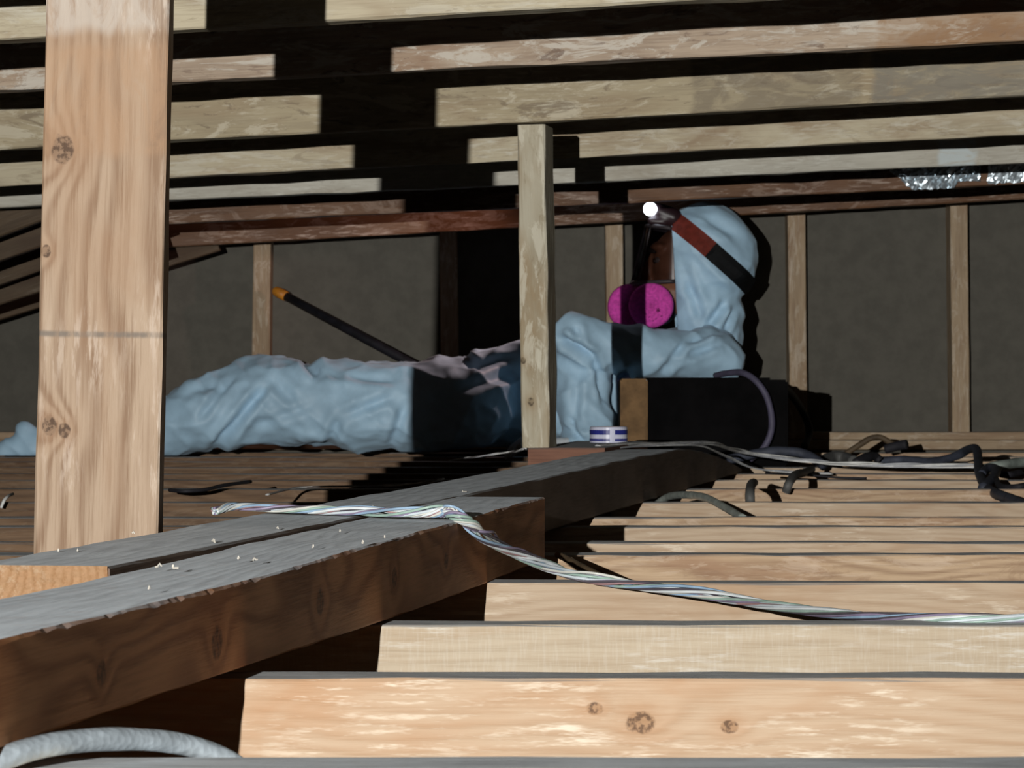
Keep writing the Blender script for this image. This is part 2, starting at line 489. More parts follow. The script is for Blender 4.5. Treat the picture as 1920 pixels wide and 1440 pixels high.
# board B
bx = lambda d: -0.239 + 0.1625 * (d - 2.03)
bd0, bd1 = 2.03, 5.98
def prof_b(s):
    d = bd0 + (bd1 - bd0) * s
    top = 0.059 + 0.004 * math.exp(-((d - 4.6) / 0.8) ** 2)
    k = max(0, (d - 5.0) / (bd1 - 5.0))
    top -= 0.052 * k ** 1.6
    return (0.0006, top - 0.059, 0, 0)
binder_b = timber('binder_board', Vector((bx(bd0), bd0, 0)), Vector((bx(bd1), bd1, 0)), 0.059, 0.088, W_BEAM2, ydir=Vector((-1, 0.1625, 0)),
                  seg=90, profile=prof_b, cham=0.0015)
tag(binder_b, 'long dust-grey timber board running from under the big post back to the dark box', 'beam')
bm = bmesh.new()      # raw end grain of board B, a thin sawn face
g = 16
gv = [[bm.verts.new((-0.0025 - 0.0015 * noise.noise(Vector((i * .9, j * .9, 2))), 0.001 + 0.086 * i / g, 0.002 + 0.0575 * j / g)) for j in range(g + 1)] for i in range(g + 1)]
for i in range(g):
    for j in range(g):
        bm.faces.new((gv[i][j], gv[i + 1][j], gv[i + 1][j + 1], gv[i][j + 1]))
bmesh.ops.solidify(bm, geom=bm.faces[:], thickness=0.0022)
eg = from_bm('end_grain', bm, W_RAW)
eg.matrix_world = binder_b.matrix_world
eg['label'] = 'orange sawn end of the board'
adopt(binder_b, eg)

# dust flecks and chips on the binder: one scatter
bm = bmesh.new()
for px, py, l in ((478, 1055, 6), (445, 1053, 5), (300, 1068, 9), (330, 1070, 7), (398, 1020, 5), (405, 1021, 4), (520, 996, 5), (680, 1022, 3), (640, 1000, 3),
                  (250, 1004, 3), (146, 1037, 2), (108, 1038, 2), (280, 1110, 3), (585, 1030, 3), (700, 955, 3), (870, 925, 6), (720, 1012, 3)):
    d = F * (EYE - 0.0585) / (py - HZ)
    c = P(px, py, d)
    s = l * d / F
    pts = [c + Vector((random.uniform(-1, 1) * s, random.uniform(-1, 1) * s * 0.6, 0.0012 + random.random() * .001)) for _ in range(3)]
    pts.insert(1, pts[0].lerp(pts[1], .5) + Vector((0, 0, .0015)))
    tube_bm(bm, pts, 0.0006, 4)
chips = from_bm('wood_chips', bm, plain('pale_chips', lin(214, 208, 196), 0.8))
chips['kind'] = 'stuff'
chips['label'] = 'pale wood chips scattered on the dusty binder boards'
chips['category'] = 'debris'

# ------------------------------------------------------------------ posts
# big front post, nailed to the far side of the binder
pl, pr = P(60, 1030, 2.6), P(290, 985, 2.6)
b0 = Vector((P(291, 1000, 2.6).x + 0.001, 2.6, 0.0))
t0 = Vector((P(320, 0, 2.6).x + 0.002, 2.6, 0.60))
post1 = timber('post', b0, t0, 0.0945, 0.030, W_POST, seg=60, jit=0.001, cham=0.0016, ydir=Vector((0.02, 1, 0)))
tag(post1, 'big pale upright post with knots close to the camera behind the binder', 'post')
# slimmer far post standing on the block
b0 = Vector((P(1030, 838, 4.9).x, 4.90, 0.0675))
t0 = Vector((P(1021, 228, 4.9).x, 4.90, P(0, 233, 4.9).z))
post2 = timber('post', b0, t0, 0.040, 0.085, W_POST2, seg=50, jit=0.0022, cham=0.002, ydir=Vector((0.155, 1, 0)))
tag(post2, 'slim weathered post with one dark knot standing on the red block', 'post')
# block under it
blk0 = P(990, 840, 4.895)
block = timber('wood_block', Vector((blk0.x, 4.895, 0.0005)), Vector((blk0.x + 0.110, 4.895 - 0.0, 0.0005)), 0.0665, 0.50, W_BLOCK, seg=8,
               ydir=Vector((0, 1, 0)), profile=None)
# shear the block so that it lies along the binder
for v in block.data.vertices:
    v.co.x += 0.1625 * v.co.y
tag(block, 'low reddish wood block with dusty top under the slim post', 'block')

# ------------------------------------------------------------------ box, tape roll, rod, foil
M_BLACK = plain('black_box_shell', lin(11, 10, 11), 0.9, var=0.2, scale=20, spec=0.1)
M_TAN = plain('tan_end_panel', lin(122, 94, 62), 0.85, var=0.15, scale=30)
def box_bm(x0, x1, y0, y1, z0, z1, bev=0.003):
    bm = bmesh.new()
    bmesh.ops.create_cube(bm, size=1)
    for v in bm.verts:
        v.co = Vector(((x0 if v.co.x < 0 else x1), (y0 if v.co.y < 0 else y1), (z0 if v.co.z < 0 else z1)))
    bmesh.ops.bevel(bm, geom=bm.edges[:], offset=bev, segments=2, affect='EDGES')
    return bm
BD = 6.32
c0, c1 = P(1163, 712, BD), P(1478, 712, BD)
box = empty('dark_box', (c0.x, BD, 0.001))
zt = c0.z
shell = from_bm('shell', box_bm(P(1214, 0, BD).x, c1.x, BD + 0.004, BD + 0.13, 0.001, zt, 0.004), M_BLACK)
lidm = from_bm('lid', box_bm(P(1214, 0, BD).x - 0.001, P(1445, 0, BD).x, BD - 0.001, BD + 0.132, zt, zt + 0.004, 0.0015), M_BLACK)
endp = from_bm('end_panel', box_bm(c0.x, P(1215, 0, BD).x - 0.0005, BD - 0.004, BD + 0.128, 0.001, zt + 0.002, 0.003), M_TAN)
endp['label'] = 'tan end panel'
adopt(box, shell, lidm, endp)
tag(box, 'long black box with a tan end panel in front of the crouching worker', 'box')

TD = 5.27
tc = P(1141, 829, TD)
roll = empty('tape_roll', (tc.x, TD, 0.0673))
M_WHITE = plain('tape_white', lin(214, 216, 236), 0.35, var=0.05)
M_BLUE = plain('tape_blue', lin(44, 50, 130), 0.4, var=0.1)
def lathe(prof, n=40):
    bm = bmesh.new()
    rows = []
    for r, z in prof:
        rows.append([bm.verts.new((r * math.cos(2 * math.pi * k / n), r * math.sin(2 * math.pi * k / n), z)) for k in range(n)])
    m = len(rows)
    for i in range(m):
        for k in range(n):
            bm.faces.new((rows[i][k], rows[i][(k + 1) % n], rows[(i + 1) % m][(k + 1) % n], rows[(i + 1) % m][k]))
    return bm
R_T, H_T = 0.029, 0.0245
body_t = from_bm('wound_tape', lathe([(R_T, 0), (R_T, H_T - .0012), (R_T - .0012, H_T), (0.020, H_T), (0.020, 0)]), M_WHITE, smooth=False)
band1 = from_bm('blue_band', lathe([(R_T + .0004, .0025), (R_T + .0004, .0062), (R_T - .001, .0062), (R_T - .001, .0025)]), M_BLUE)
band2 = from_bm('blue_band', lathe([(R_T + .0004, .0125), (R_T + .0004, .0195), (R_T - .001, .0195), (R_T - .001, .0125)]), M_BLUE)
corem = from_bm('core', lathe([(0.0202, 0), (0.0202, H_T), (0.0185, H_T), (0.0185, 0)]), M_TAN)
lab = bmesh.new()
for k in range(7):
    a0 = math.radians(-90 + 2 + k * 2.2)
    a1 = a0 + math.radians(2.2)
    q = [(R_T + .0012, a0, .002), (R_T + .0012, a1, .002), (R_T + .0012, a1, .0225), (R_T + .0012, a0, .0225)]
    fo = [lab.verts.new((r * math.cos(a), r * math.sin(a), z)) for r, a, z in q]
    lab.faces.new(fo)
bmesh.ops.remove_doubles(lab, verts=lab.verts, dist=1e-6)
bmesh.ops.solidify(lab, geom=lab.faces[:], thickness=0.0005)
lab = from_bm('white_label', lab, M_WHITE)
for o in (body_t, band1, band2, corem, lab):
    o.parent = roll
tag(roll, 'small white roll with blue bands standing on the red block', 'tape')

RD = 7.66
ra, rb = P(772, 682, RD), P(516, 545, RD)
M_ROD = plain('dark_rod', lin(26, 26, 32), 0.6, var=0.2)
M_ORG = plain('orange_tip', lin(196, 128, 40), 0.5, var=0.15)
rod = empty('leaning_rod', (P(1000, 0, RD).x, RD, 0.0))  # slanting dark tube with an orange end, built from an unclear smear
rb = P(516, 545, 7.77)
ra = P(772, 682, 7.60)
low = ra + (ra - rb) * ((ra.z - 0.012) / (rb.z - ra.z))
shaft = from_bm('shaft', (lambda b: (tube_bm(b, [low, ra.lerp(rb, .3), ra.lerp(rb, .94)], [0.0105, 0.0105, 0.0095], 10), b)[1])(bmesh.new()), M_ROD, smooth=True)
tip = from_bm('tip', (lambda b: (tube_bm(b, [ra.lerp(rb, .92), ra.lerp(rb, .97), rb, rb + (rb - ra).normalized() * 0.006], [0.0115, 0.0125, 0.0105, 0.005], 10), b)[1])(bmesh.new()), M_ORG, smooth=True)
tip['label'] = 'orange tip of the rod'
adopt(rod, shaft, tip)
tag(rod, 'dark slanting rod shape with an orange tip in front of a wall stud behind the worker', 'rod')

a = NT('crinkled_foil')
a.bsdf.inputs['Base Color'].default_value = lin(226, 240, 248)
a.bsdf.inputs['Metallic'].default_value = 0.75
a.bsdf.inputs['Roughness'].default_value = 0.28
M_FOIL = a.m
def foil(px0, px1, off, ny, seed, ragged):
    """crinkled sheet stuck on the face of the reddish rafter at 6.70"""
    rr = random.Random(seed)
    d = 6.695
    bm = bmesh.new()
    nx = int((px1 - px0) / 4.5)
    rows = []
    for j in range(ny + 1):
        row = []
        for i in range(nx + 1):
            px = px0 + (px1 - px0) * i / nx
            yb = 419 - 0.0431 * (px - 320) - 3
            t = j / ny
            if ragged:
                ln = max(0, 1 - (px - px0) / 42)
                lo = yb - 36 * ln - 5 * max(0, noise.noise(Vector((px * .03, 1, 4)))) - (10 if px > px1 - 50 else 0)
            else:
                lo = yb - 5 - 4 * noise.noise(Vector((px * .04, 3, 3)))
            hi = yb - 60
            py = lo + (hi - lo) * t
            c = P(px + rr.uniform(-2, 2), py + rr.uniform(-1.5, 1.5), d)
            c.y -= 0.003 + rr.uniform(0, off)
            row.append(bm.verts.new(c))
        rows.append(row)
    for j in range(ny):
        for i in range(nx):
            f = (rows[j][i], rows[j][i + 1], rows[j + 1][i + 1], rows[j + 1][i])
            bm.faces.new(f[:3])
            bm.faces.new((f[0], f[2], f[3]))
    return bm
fo1 = foil(1668, 1838, 0.006, 11, 3, True)
fb = P(1740, 340, 6.69)
for v in fo1.verts:
    v.co -= fb
foil1 = from_bm('foil_sheet', fo1, M_FOIL)
foil1.location = fb
tag(foil1, 'bright crinkled silver foil with slanted left end stuck on the rafter at upper right', 'foil')
fo2 = foil(1852, 2010, 0.0025, 9, 5, False)
fb = P(1900, 340, 6.69)
for v in fo2.verts:
    v.co -= fb
foil2 = from_bm('foil_sheet', fo2, M_FOIL)
foil2.location = fb
tag(foil2, 'duller silver foil strip running to the edge at far upper right', 'foil')

# ------------------------------------------------------------------ wires and cables
wire_cols = [plain('wire_white', lin(236, 242, 244), 0.3, var=0.05), plain('wire_blue', lin(160, 188, 214), 0.3, var=0.08), plain('wire_ivory', lin(222, 222, 214), 0.3, var=0.05),
             plain('wire_violet', lin(150, 138, 164), 0.3, var=0.08), plain('wire_pale', lin(214, 224, 230), 0.3, var=0.05), plain('wire_green', lin(166, 192, 180), 0.3, var=0.08),
             plain('wire_dark', lin(90, 84, 92), 0.4, var=0.08), plain('wire_rose', lin(176, 140, 142), 0.3, var=0.08)]
wire_dust = [plain('wire_dusty_white', lin(236, 236, 232), 0.6, var=0.1), plain('wire_dusty_grey', lin(190, 192, 196), 0.6, var=0.1), plain('wire_dusty_dark', lin(96, 92, 92), 0.6, var=0.1)]
def bundle(name, ctrl, rb, rw, mats, n, turns, label, seed=1, nb=7, fray=0.0, flat=1.0):
    """a loose twist of thin wires along the control points; every wire is a part"""
    root = empty(name, ctrl[0])
    pts = catmull(ctrl, 14)
    m = len(pts)
    rr = random.Random(seed)
    kids = []
    for k in range(n):
        ph = 2 * math.pi * k / n + rr.uniform(-.4, .4)
        tw = turns * (1 + rr.uniform(-.25, .25))
        s0, s1 = (0, 1) if not fray else (rr.uniform(0, fray), 1 - rr.uniform(0, fray * .5))
        q = []
        for i in range(int(s0 * m), max(int(s1 * m), 2)):
            t = i / (m - 1)
            dr = (pts[min(i + 1, m - 1)] - pts[max(i - 1, 0)]).normalized()
            sd = dr.cross(Vector((0, 0, 1))).normalized()
            up = sd.cross(dr)
            bulge = rb[0] + (rb[1] - rb[0]) * t if len(rb) == 2 else rb[0] + (rb[1] - rb[0]) * (math.sin(math.pi * min(1, max(0, t * 1.0))) ** 2)
            wob = 1 + 0.7 * noise.noise(Vector((t * 9, k * 5.3, seed)))
            an = ph + tw * 2 * math.pi * t
            q.append(pts[i] + (sd * math.cos(an) + up * (math.sin(an) * flat + flat)) * bulge * wob)
        bm = bmesh.new()
        tube_bm(bm, q, rw, nb)
        kids.append(from_bm('wire', bm, mats[k % len(mats)], smooth=True))
    adopt(root, *kids)
    tag(root, label, 'wires')
    return root
tw = [P(402, 964, 2.73), P(440, 955, 2.75), P(500, 958, 2.76), P(570, 961, 2.75), P(640, 964, 2.735), P(720, 967, 2.715), P(800, 968.5, 2.70), P(838, 968.5, 2.695)]
ov = [P(842, 969, 2.69), P(868, 984, 2.68), P(905, 1014, 2.70), P(960, 1042, 2.75), P(1030, 1072, 2.79), P(1100, 1091, 2.805), P(1190, 1104, 2.78), P(1290, 1117, 2.73),
      P(1400, 1135, 2.67), P(1520, 1153, 2.56), P(1640, 1163, 2.46), P(1780, 1166.5, 2.39), P(1935, 1167, 2.385), P(2050, 1167, 2.38)]
allp = tw + ov
bundle('wire_bundle', allp, (0.0030, 0.0052, 0), 0.00115, wire_cols, 15, 7, 'twisted bundle of thin coloured wires draped over the near board and joists', 4, flat=0.7)
fb_ = [P(842, 864, 5.55), P(900, 856, 5.5), P(960, 848, 5.45), P(985, 843, 5.4)]
bundle('wire_bundle', fb_, (0.001, 0.003), 0.0012, wire_dust, 4, 2, 'thin grey wire strands lying left of the slim far post', 6, nb=5, flat=0.3)
fc = [P(1120, 838, 5.02), P(1160, 835, 5.12), P(1240, 834, 5.35), P(1330, 833, 5.6), P(1385, 848, 5.9), P(1470, 862, 6.0), P(1560, 871, 6.0), P(1680, 876, 5.95), P(1830, 877, 5.95)]
bundle('wire_bundle', fc, (0.0025, 0.007), 0.0014, wire_dust[:2], 12, 3, 'dusty white wire bundle crossing the far joists from the end of the grey board', 8, nb=5, flat=0.4)
fd = [P(1130, 843, 5.0), P(1200, 837, 5.15), P(1280, 835, 5.3), P(1320, 838, 5.4), P(1365, 858, 5.6), P(1410, 878, 5.7), P(1470, 886, 5.75), P(1560, 889, 5.8)]
bundle('wire_bundle', fd, (0.001, 0.003), 0.0012, wire_dust[:2], 4, 2, 'few pale wires sliding down off the rounded end of the grey board', 9, nb=5, flat=0.4)
fe = [P(500, 928, 4.7), P(560, 915, 4.95), P(640, 913, 5.0), P(720, 912, 5.02), P(800, 905, 5.1), P(830, 899, 5.15)]
bundle('wire_bundle', fe, (0.001, 0.003), 0.0011, wire_dust, 5, 2, 'loose grey wires in the post shadow left of the long grey board', 11, nb=5, flat=0.3)

M_CAB_D = plain('cable_black', lin(36, 35, 40), 0.7, var=0.2)
M_CAB_B = plain('cable_slate', lin(62, 66, 78), 0.65, var=0.15)
M_CAB_G = plain('cable_grey', lin(92, 92, 90), 0.6, var=0.12)
M_CAB_N = plain('cable_brown', lin(92, 76, 56), 0.65, var=0.15)
M_CAB_V = plain('cable_violet_grey', lin(84, 80, 100), 0.6, var=0.1)
def braid(name, col, metal):
    a = NT(name)
    tc_ = a.n('ShaderNodeTexCoord').outputs['Object']
    n1 = a.noise(tc_, 90, 3, 0.6)
    a.set(a.bsdf.inputs['Base Color'], a.mix(a.ramp(n1, 0.35, 0.65), tuple(c * .75 for c in col[:3]) + (1,), col))
    a.bsdf.inputs['Metallic'].default_value = metal
    a.bsdf.inputs['Roughness'].default_value = 0.42
    bp = a.n('ShaderNodeBump')
    bp.inputs['Strength'].default_value = 0.3
    bp.inputs['Distance'].default_value = 0.0015
    v = a.n('ShaderNodeTexVoronoi')
    v.inputs['Scale'].default_value = 260
    a.set(v.inputs['Vector'], tc_)
    a.set(bp.inputs['Height'], v.outputs[0])
    a.set(a.bsdf.inputs['Normal'], bp.outputs[0])
    return a.m
M_SILVER = braid('silver_sheath', lin(196, 208, 216), 0.35)
cable('sheathed_cable', [P(-18, 1433, 1.475), P(40, 1410, 1.485), P(110, 1394, 1.50), P(200, 1386, 1.52), P(290, 1388, 1.54), P(360, 1400, 1.555), P(420, 1422, 1.562), P(470, 1452, 1.565), P(520, 1480, 1.57)],
      0.0052, M_SILVER, 'thick silver grey cable arching over the nearest joist at the bottom', n=14)
cable('metal_conduit', [P(1232, 945, 4.75), P(1255, 931, 4.7), P(1290, 928, 4.6), P(1325, 934, 4.5), P(1360, 952, 4.4), P(1394, 972, 4.3)],
      0.0052, braid('dull_conduit', lin(176, 184, 176), 0.15), 'short bent shiny conduit between the joists right of the grey board', 'conduit', n=10)
cable('cable', [P(1407, 950, 4.66), P(1406, 925, 4.66), P(1408, 911, 4.75), P(1411, 906, 4.95), P(1414, 905, 5.2)], 0.0066, M_CAB_G,
      'short grey upright cable loop over a joist beside the bent conduit', n=10)
cable('cable', [P(1474, 922, 5.08), P(1480, 905, 5.08), P(1492, 890, 5.2), P(1508, 886, 5.5), P(1522, 880, 5.9)], 0.0066, M_CAB_G,
      'short grey cable leaning over a joist in front of the pale wire bundle', n=10)
cable('cable', [P(1436, 887, 5.55), P(1480, 889, 5.5), P(1530, 892, 5.5), P(1580, 896, 5.5), P(1625, 897, 5.5)], 0.002, M_CAB_D,
      'thin black wire lying flat across the joist behind the leaning grey cable', n=6)
cable('hose', [P(1342, 704, 6.40), P(1362, 700, 6.36), P(1392, 699, 6.31), P(1418, 715, 6.29), P(1438, 745, 6.285), P(1447, 785, 6.28), P(1444, 815, 6.28), P(1430, 842, 6.28), P(1405, 862, 6.27)],
      0.0062, M_CAB_V, 'violet grey hose arching over the black box and down its front', 'hose', n=10)
cable('cable', [P(1462, 722, 7.2), P(1482, 738, 7.4), P(1500, 763, 7.55), P(1514, 792, 7.6), P(1517, 815, 7.6), P(1508, 838, 7.55)], 0.0085, M_CAB_D,
      'thick black cable curving down in front of the wall stud right of the black box', n=10)
cable('cable', [P(1585, 851, 7.2), P(1612, 834, 7.2), P(1632, 822, 7.2), P(1650, 820, 7.2), P(1668, 829, 7.2), P(1684, 838, 7.2)], 0.0062, M_CAB_N,
      'brown cable arch standing in front of the end wall', n=10)
cable('cable', [P(1660, 842, 7.2), P(1684, 836, 7.19), P(1700, 833, 7.18)], 0.0105, M_CAB_D, 'dark knotted cable stub at the foot of the brown arch', n=10)
cable('cable', [P(1366, 862, 6.24), P(1420, 850, 6.22), P(1465, 846, 6.22), P(1505, 850, 6.22), P(1532, 864, 6.2), P(1545, 874, 6.18)], 0.009, M_CAB_B,
      'thick slate blue cable lying at the foot of the black box', n=10)
cable('cable', [P(1540, 868, 6.45), P(1560, 858, 6.5), P(1585, 860, 6.5), P(1602, 866, 6.45)], 0.012, M_CAB_G, 'stubby grey green cable bump between the joists', n=10)
cable('cable', [P(1604, 868, 6.4), P(1622, 858, 6.42), P(1640, 856, 6.45), P(1650, 864, 6.45)], 0.0085, M_CAB_D, 'small dark cable bump beside the grey green one', n=10)
cable('cable', [P(1646, 866, 6.5), P(1690, 862, 6.5), P(1745, 866, 6.45), P(1790, 856, 6.4), P(1815, 843, 6.35), P(1830, 842, 6.2), P(1834, 862, 6.0), P(1836, 885, 5.7), P(1848, 912, 5.35), P(1868, 926, 5.1), P(1900, 938, 4.95), P(1960, 962, 4.75), P(2010, 985, 4.6)],
      0.0082, M_CAB_B, 'long slate grey cable rising and dropping in a hook at the right side', n=10)
cable('cable', [P(1842, 915, 5.25), P(1862, 895, 5.4), P(1868, 880, 5.6), P(1852, 878, 5.7), P(1840, 890, 5.6)], 0.0075, M_CAB_B, 'dark cable loop hooked round the long slate cable', n=10)
cable('cable', [P(1868, 900, 5.35), P(1876, 912, 5.25), P(1898, 914, 5.2), P(1925, 910, 5.2), P(1960, 900, 5.3)], 0.005, M_CAB_D, 'black cable twisting at the right edge beside the hook', n=8)
cable('cable', [P(1866, 886, 5.75), P(1890, 890, 5.7), P(1915, 886, 5.75)], 0.0055, M_CAB_D, 'short black cable piece lying on the joist right of the hook', n=8)
cable('cable', [P(1835, 882, 5.9), P(1870, 874, 5.9), P(1905, 868, 5.95), P(1950, 865, 6.0)], 0.009, plain('cable_pale_green', lin(150, 160, 152), 0.6), 'pale dusty cable running to the right edge behind the hook', n=8)
cable('cable', [P(1046, 1040, 3.12), P(1070, 1052, 3.08), P(1105, 1070, 3.02), P(1150, 1092, 2.95), P(1180, 1110, 2.93)], 0.0032, M_CAB_N, 'thin brown strand shaped as the shadow of the coloured wires, slanting down behind them', n=8)  # solid strand put in for the shadow of the sagging wires
cable('cable', [P(318, 919, 4.98), P(345, 921, 4.95), P(385, 918, 4.97), P(420, 910, 5.02), P(470, 903, 5.1)], 0.0028, M_CAB_D, 'thin black wire on the joists right of the big post', n=6)
cable('cable', [P(2, 952, 4.55), P(8, 938, 4.55), P(16, 930, 4.58), P(24, 926, 4.7)], 0.0022, wire_dust[0], 'pale stiff wire end at the left edge behind the big post', n=6)

# ------------------------------------------------------------------ the worker
def suit_mat(name, col):
    a = NT(name)
    tc_ = a.n('ShaderNodeTexCoord').outputs['Object']
    n1 = a.noise(tc_, 14, 4, 0.6)
    c2 = tuple(c * .8 for c in col[:3]) + (1,)
    a.set(a.bsdf.inputs['Base Color'], a.mix(a.ramp(n1, 0.35, 0.7), col, c2))
    a.bsdf.inputs['Roughness'].default_value = 0.55
    a.bsdf.inputs['Sheen Weight'].default_value = 0.1
    bp = a.n('ShaderNodeBump')
    bp.inputs['Strength'].default_value = 0.45
    bp.inputs['Distance'].default_value = 0.02
    rid = a.n('ShaderNodeTexNoise', noise_type='RIDGED_MULTIFRACTAL')
    a.set(rid.inputs['Vector'], tc_)
    rid.inputs['Scale'].default_value = 7
    rid.inputs['Detail'].default_value = 3
    a.set(bp.inputs['Height'], a.math('MULTIPLY', rid.outputs[0], 0.35))
    a.set(a.bsdf.inputs['Normal'], bp.outputs[0])
    return a.m
M_SUIT = suit_mat('pale_blue_coverall', lin(186, 222, 246))
M_SKIN = plain('skin', lin(132, 88, 64), 0.5, var=0.08)
M_BROW = plain('dark_hair', lin(40, 28, 22), 0.7)
M_EYE = plain('eye_white', lin(104, 94, 88), 0.3, var=0.02)
M_IRIS = plain('iris', lin(48, 32, 22), 0.2, var=0.05)
M_GLOVE = plain('glove', lin(190, 196, 200), 0.6, var=0.08)

def capsule(bm, p, q, r0, r1, n=18, sy=1.0):
    """tapered limb, hemispherical ends"""
    d = (q - p)
    L = d.length
    d.normalize()
    u = d.orthogonal().normalized()
    v = d.cross(u)
    rows = []
    H = 6
    prof = []
    for k in range(H + 1):
        a_ = math.pi / 2 * k / H
        prof.append((-math.cos(a_) * r0, math.sin(a_) * r0))
    for k in range(1, 6):
        t = k / 6
        prof.append((L * t, r0 + (r1 - r0) * t))
    for k in range(H + 1):
        a_ = math.pi / 2 * k / H
        prof.append((L + math.sin(a_) * r1, math.cos(a_) * r1))
    for (x, r) in prof:
        r = max(r, 1e-4)
        ring = []
        for k in range(n):
            o = (u * math.cos(2 * math.pi * k / n) + v * math.sin(2 * math.pi * k / n)) * r
            o.y *= sy
            ring.append(bm.verts.new(p + d * x + o))
        rows.append(ring)
    for i in range(len(rows) - 1):
        for k in range(n):
            bm.faces.new((rows[i][k], rows[i][(k + 1) % n], rows[i + 1][(k + 1) % n], rows[i + 1][k]))
    bm.faces.new(rows[0][::-1])
    bm.faces.new(rows[-1])

def ellipsoid(bm, c, rx, ry, rz, tilt=0.0):
    r = bmesh.ops.create_uvsphere(bm, u_segments=24, v_segments=16, radius=1)
    M = Matrix.Translation(c) @ Matrix.Rotation(tilt, 4, 'Y') @ Matrix.Diagonal((rx, ry, rz, 1))
    for v in r['verts']:
        v.co = M @ v.co

def fuse(bm, voxel, smooth):
    """one continuous skin over all the volumes in bm"""
    bmesh.ops.recalc_face_normals(bm, faces=bm.faces)
    me = bpy.data.meshes.new('fuse')
    bm.to_mesh(me)
    bm.free()
    o = bpy.data.objects.new('fuse', me)
    COL.objects.link(o)
    m = o.modifiers.new('r', 'REMESH')
    m.mode = 'VOXEL'
    m.voxel_size = voxel
    m2 = o.modifiers.new('s', 'SMOOTH')
    m2.iterations = smooth
    m2.factor = 0.5
    dg = bpy.context.evaluated_depsgraph_get()
    res = bpy.data.meshes.new_from_object(o.evaluated_get(dg))
    bpy.data.objects.remove(o)
    bpy.data.meshes.remove(me)
    return res

def ridge(p, s, k):
    n = noise.noise(Vector((p.x * s[0] + k, p.y * s[1] + 2 * k, p.z * s[2] - k)))
    return (1 - abs(n)) ** 3

def wrinkle(me, amp, creases=(), seed=0.0, zmin=None):
    vs = me.vertices
    nor = [v.normal.copy() for v in vs]
    for v, n in zip(vs, nor):
        p = v.co
        h = (ridge(p, (7, 8, 9), seed) - 0.55) * amp * 1.3
        h += (ridge(p + Vector((p.z * .8, 0, p.x * .5)), (16, 18, 13), seed + 7) - 0.5) * amp * 0.75
        h += noise.noise(p * 45) * amp * 0.15
        for (a_, b_, w_, dep) in creases:
            ab = b_ - a_
            t = max(0, min(1, (p - a_).dot(ab) / ab.length_squared))
            q = a_ + ab * t
            dx, dz = p.x - q.x, p.z - q.z
            dd = math.sqrt(dx * dx + dz * dz) / w_
            if dd < 3.5 and n.y < 0.35:
                fade = min(1, 4 * t + .15) * min(1, 4 * (1 - t) + .15)
                h += dep * fade * (-math.exp(-dd * dd) + 0.6 * math.exp(-(dd - 1.7) ** 2))
        v.co = p + n * h
    if zmin is not None:
        for v in vs:
            if v.co.z < zmin:
                v.co.z = zmin
    me.update()

YB = 7.20
def B(px, py, y=YB):
    return P(px, py, y)
worker = empty('person', (B(900, 850).x, YB, 0.0))
bm = bmesh.new()
sh_n, sh_f = B(1338, 668, 7.20), B(1320, 655, 7.52)
hip_n, hip_f = B(880, 758, 7.16), B(880, 752, 7.36)
chest = B(1235, 722, 7.34)
# trunk, leaning back on its elbows
capsule(bm, B(1290, 700, 7.34), chest, 0.105, 0.112, sy=1.35)
capsule(bm, chest, B(1030, 748, 7.30), 0.112, 0.108, sy=1.3)
capsule(bm, B(1030, 742, 7.30), B(880, 752, 7.26), 0.108, 0.100, sy=1.3)
capsule(bm, B(1330, 665, 7.36), B(1330, 610, 7.36), 0.075, 0.062)          # neck collar
capsule(bm, sh_n, sh_f, 0.058, 0.058)                                     # shoulder yoke
# near arm: upper arm forward, forearm down to the joist
el_n = B(1098, 640, 7.10)
capsule(bm, B(1345, 671, 7.19), B(1215, 662, 7.12), 0.058, 0.054)
capsule(bm, B(1215, 662, 7.12), el_n, 0.054, 0.050)
capsule(bm, B(1110, 650, 7.09), B(1072, 628, 7.085), 0.044, 0.044)
capsule(bm, B(1084, 690, 7.13), B(1106, 822, 7.09), 0.060, 0.056)
# far arm
capsule(bm, sh_f, B(1190, 690, 7.56), 0.056, 0.050)
capsule(bm, B(1190, 690, 7.56), B(1090, 800, 7.50), 0.050, 0.042)
# near leg, knee raised
kn_n = B(492, 752, 7.14)
capsule(bm, hip_n, B(700, 765, 7.12), 0.100, 0.094)
capsule(bm, B(700, 765, 7.12), kn_n, 0.094, 0.088)
capsule(bm, kn_n, B(380, 778, 7.12), 0.090, 0.080)
capsule(bm, B(400, 772, 7.12), B(285, 822, 7.12), 0.078, 0.052)
capsule(bm, B(285, 822, 7.12), B(110, 832, 7.12), 0.050, 0.042)
# belly folds pushed up over the hip
capsule(bm, B(985, 672, 7.18), B(900, 688, 7.16), 0.040, 0.038)
capsule(bm, B(815, 700, 7.16), B(780, 712, 7.15), 0.038, 0.034)
capsule(bm, B(520, 694, 7.16), B(470, 700, 7.15), 0.034, 0.040)
# far leg lies behind
capsule(bm, hip_f, B(560, 752, 7.40), 0.090, 0.080)
capsule(bm, B(560, 752, 7.40), B(180, 822, 7.38), 0.078, 0.048)
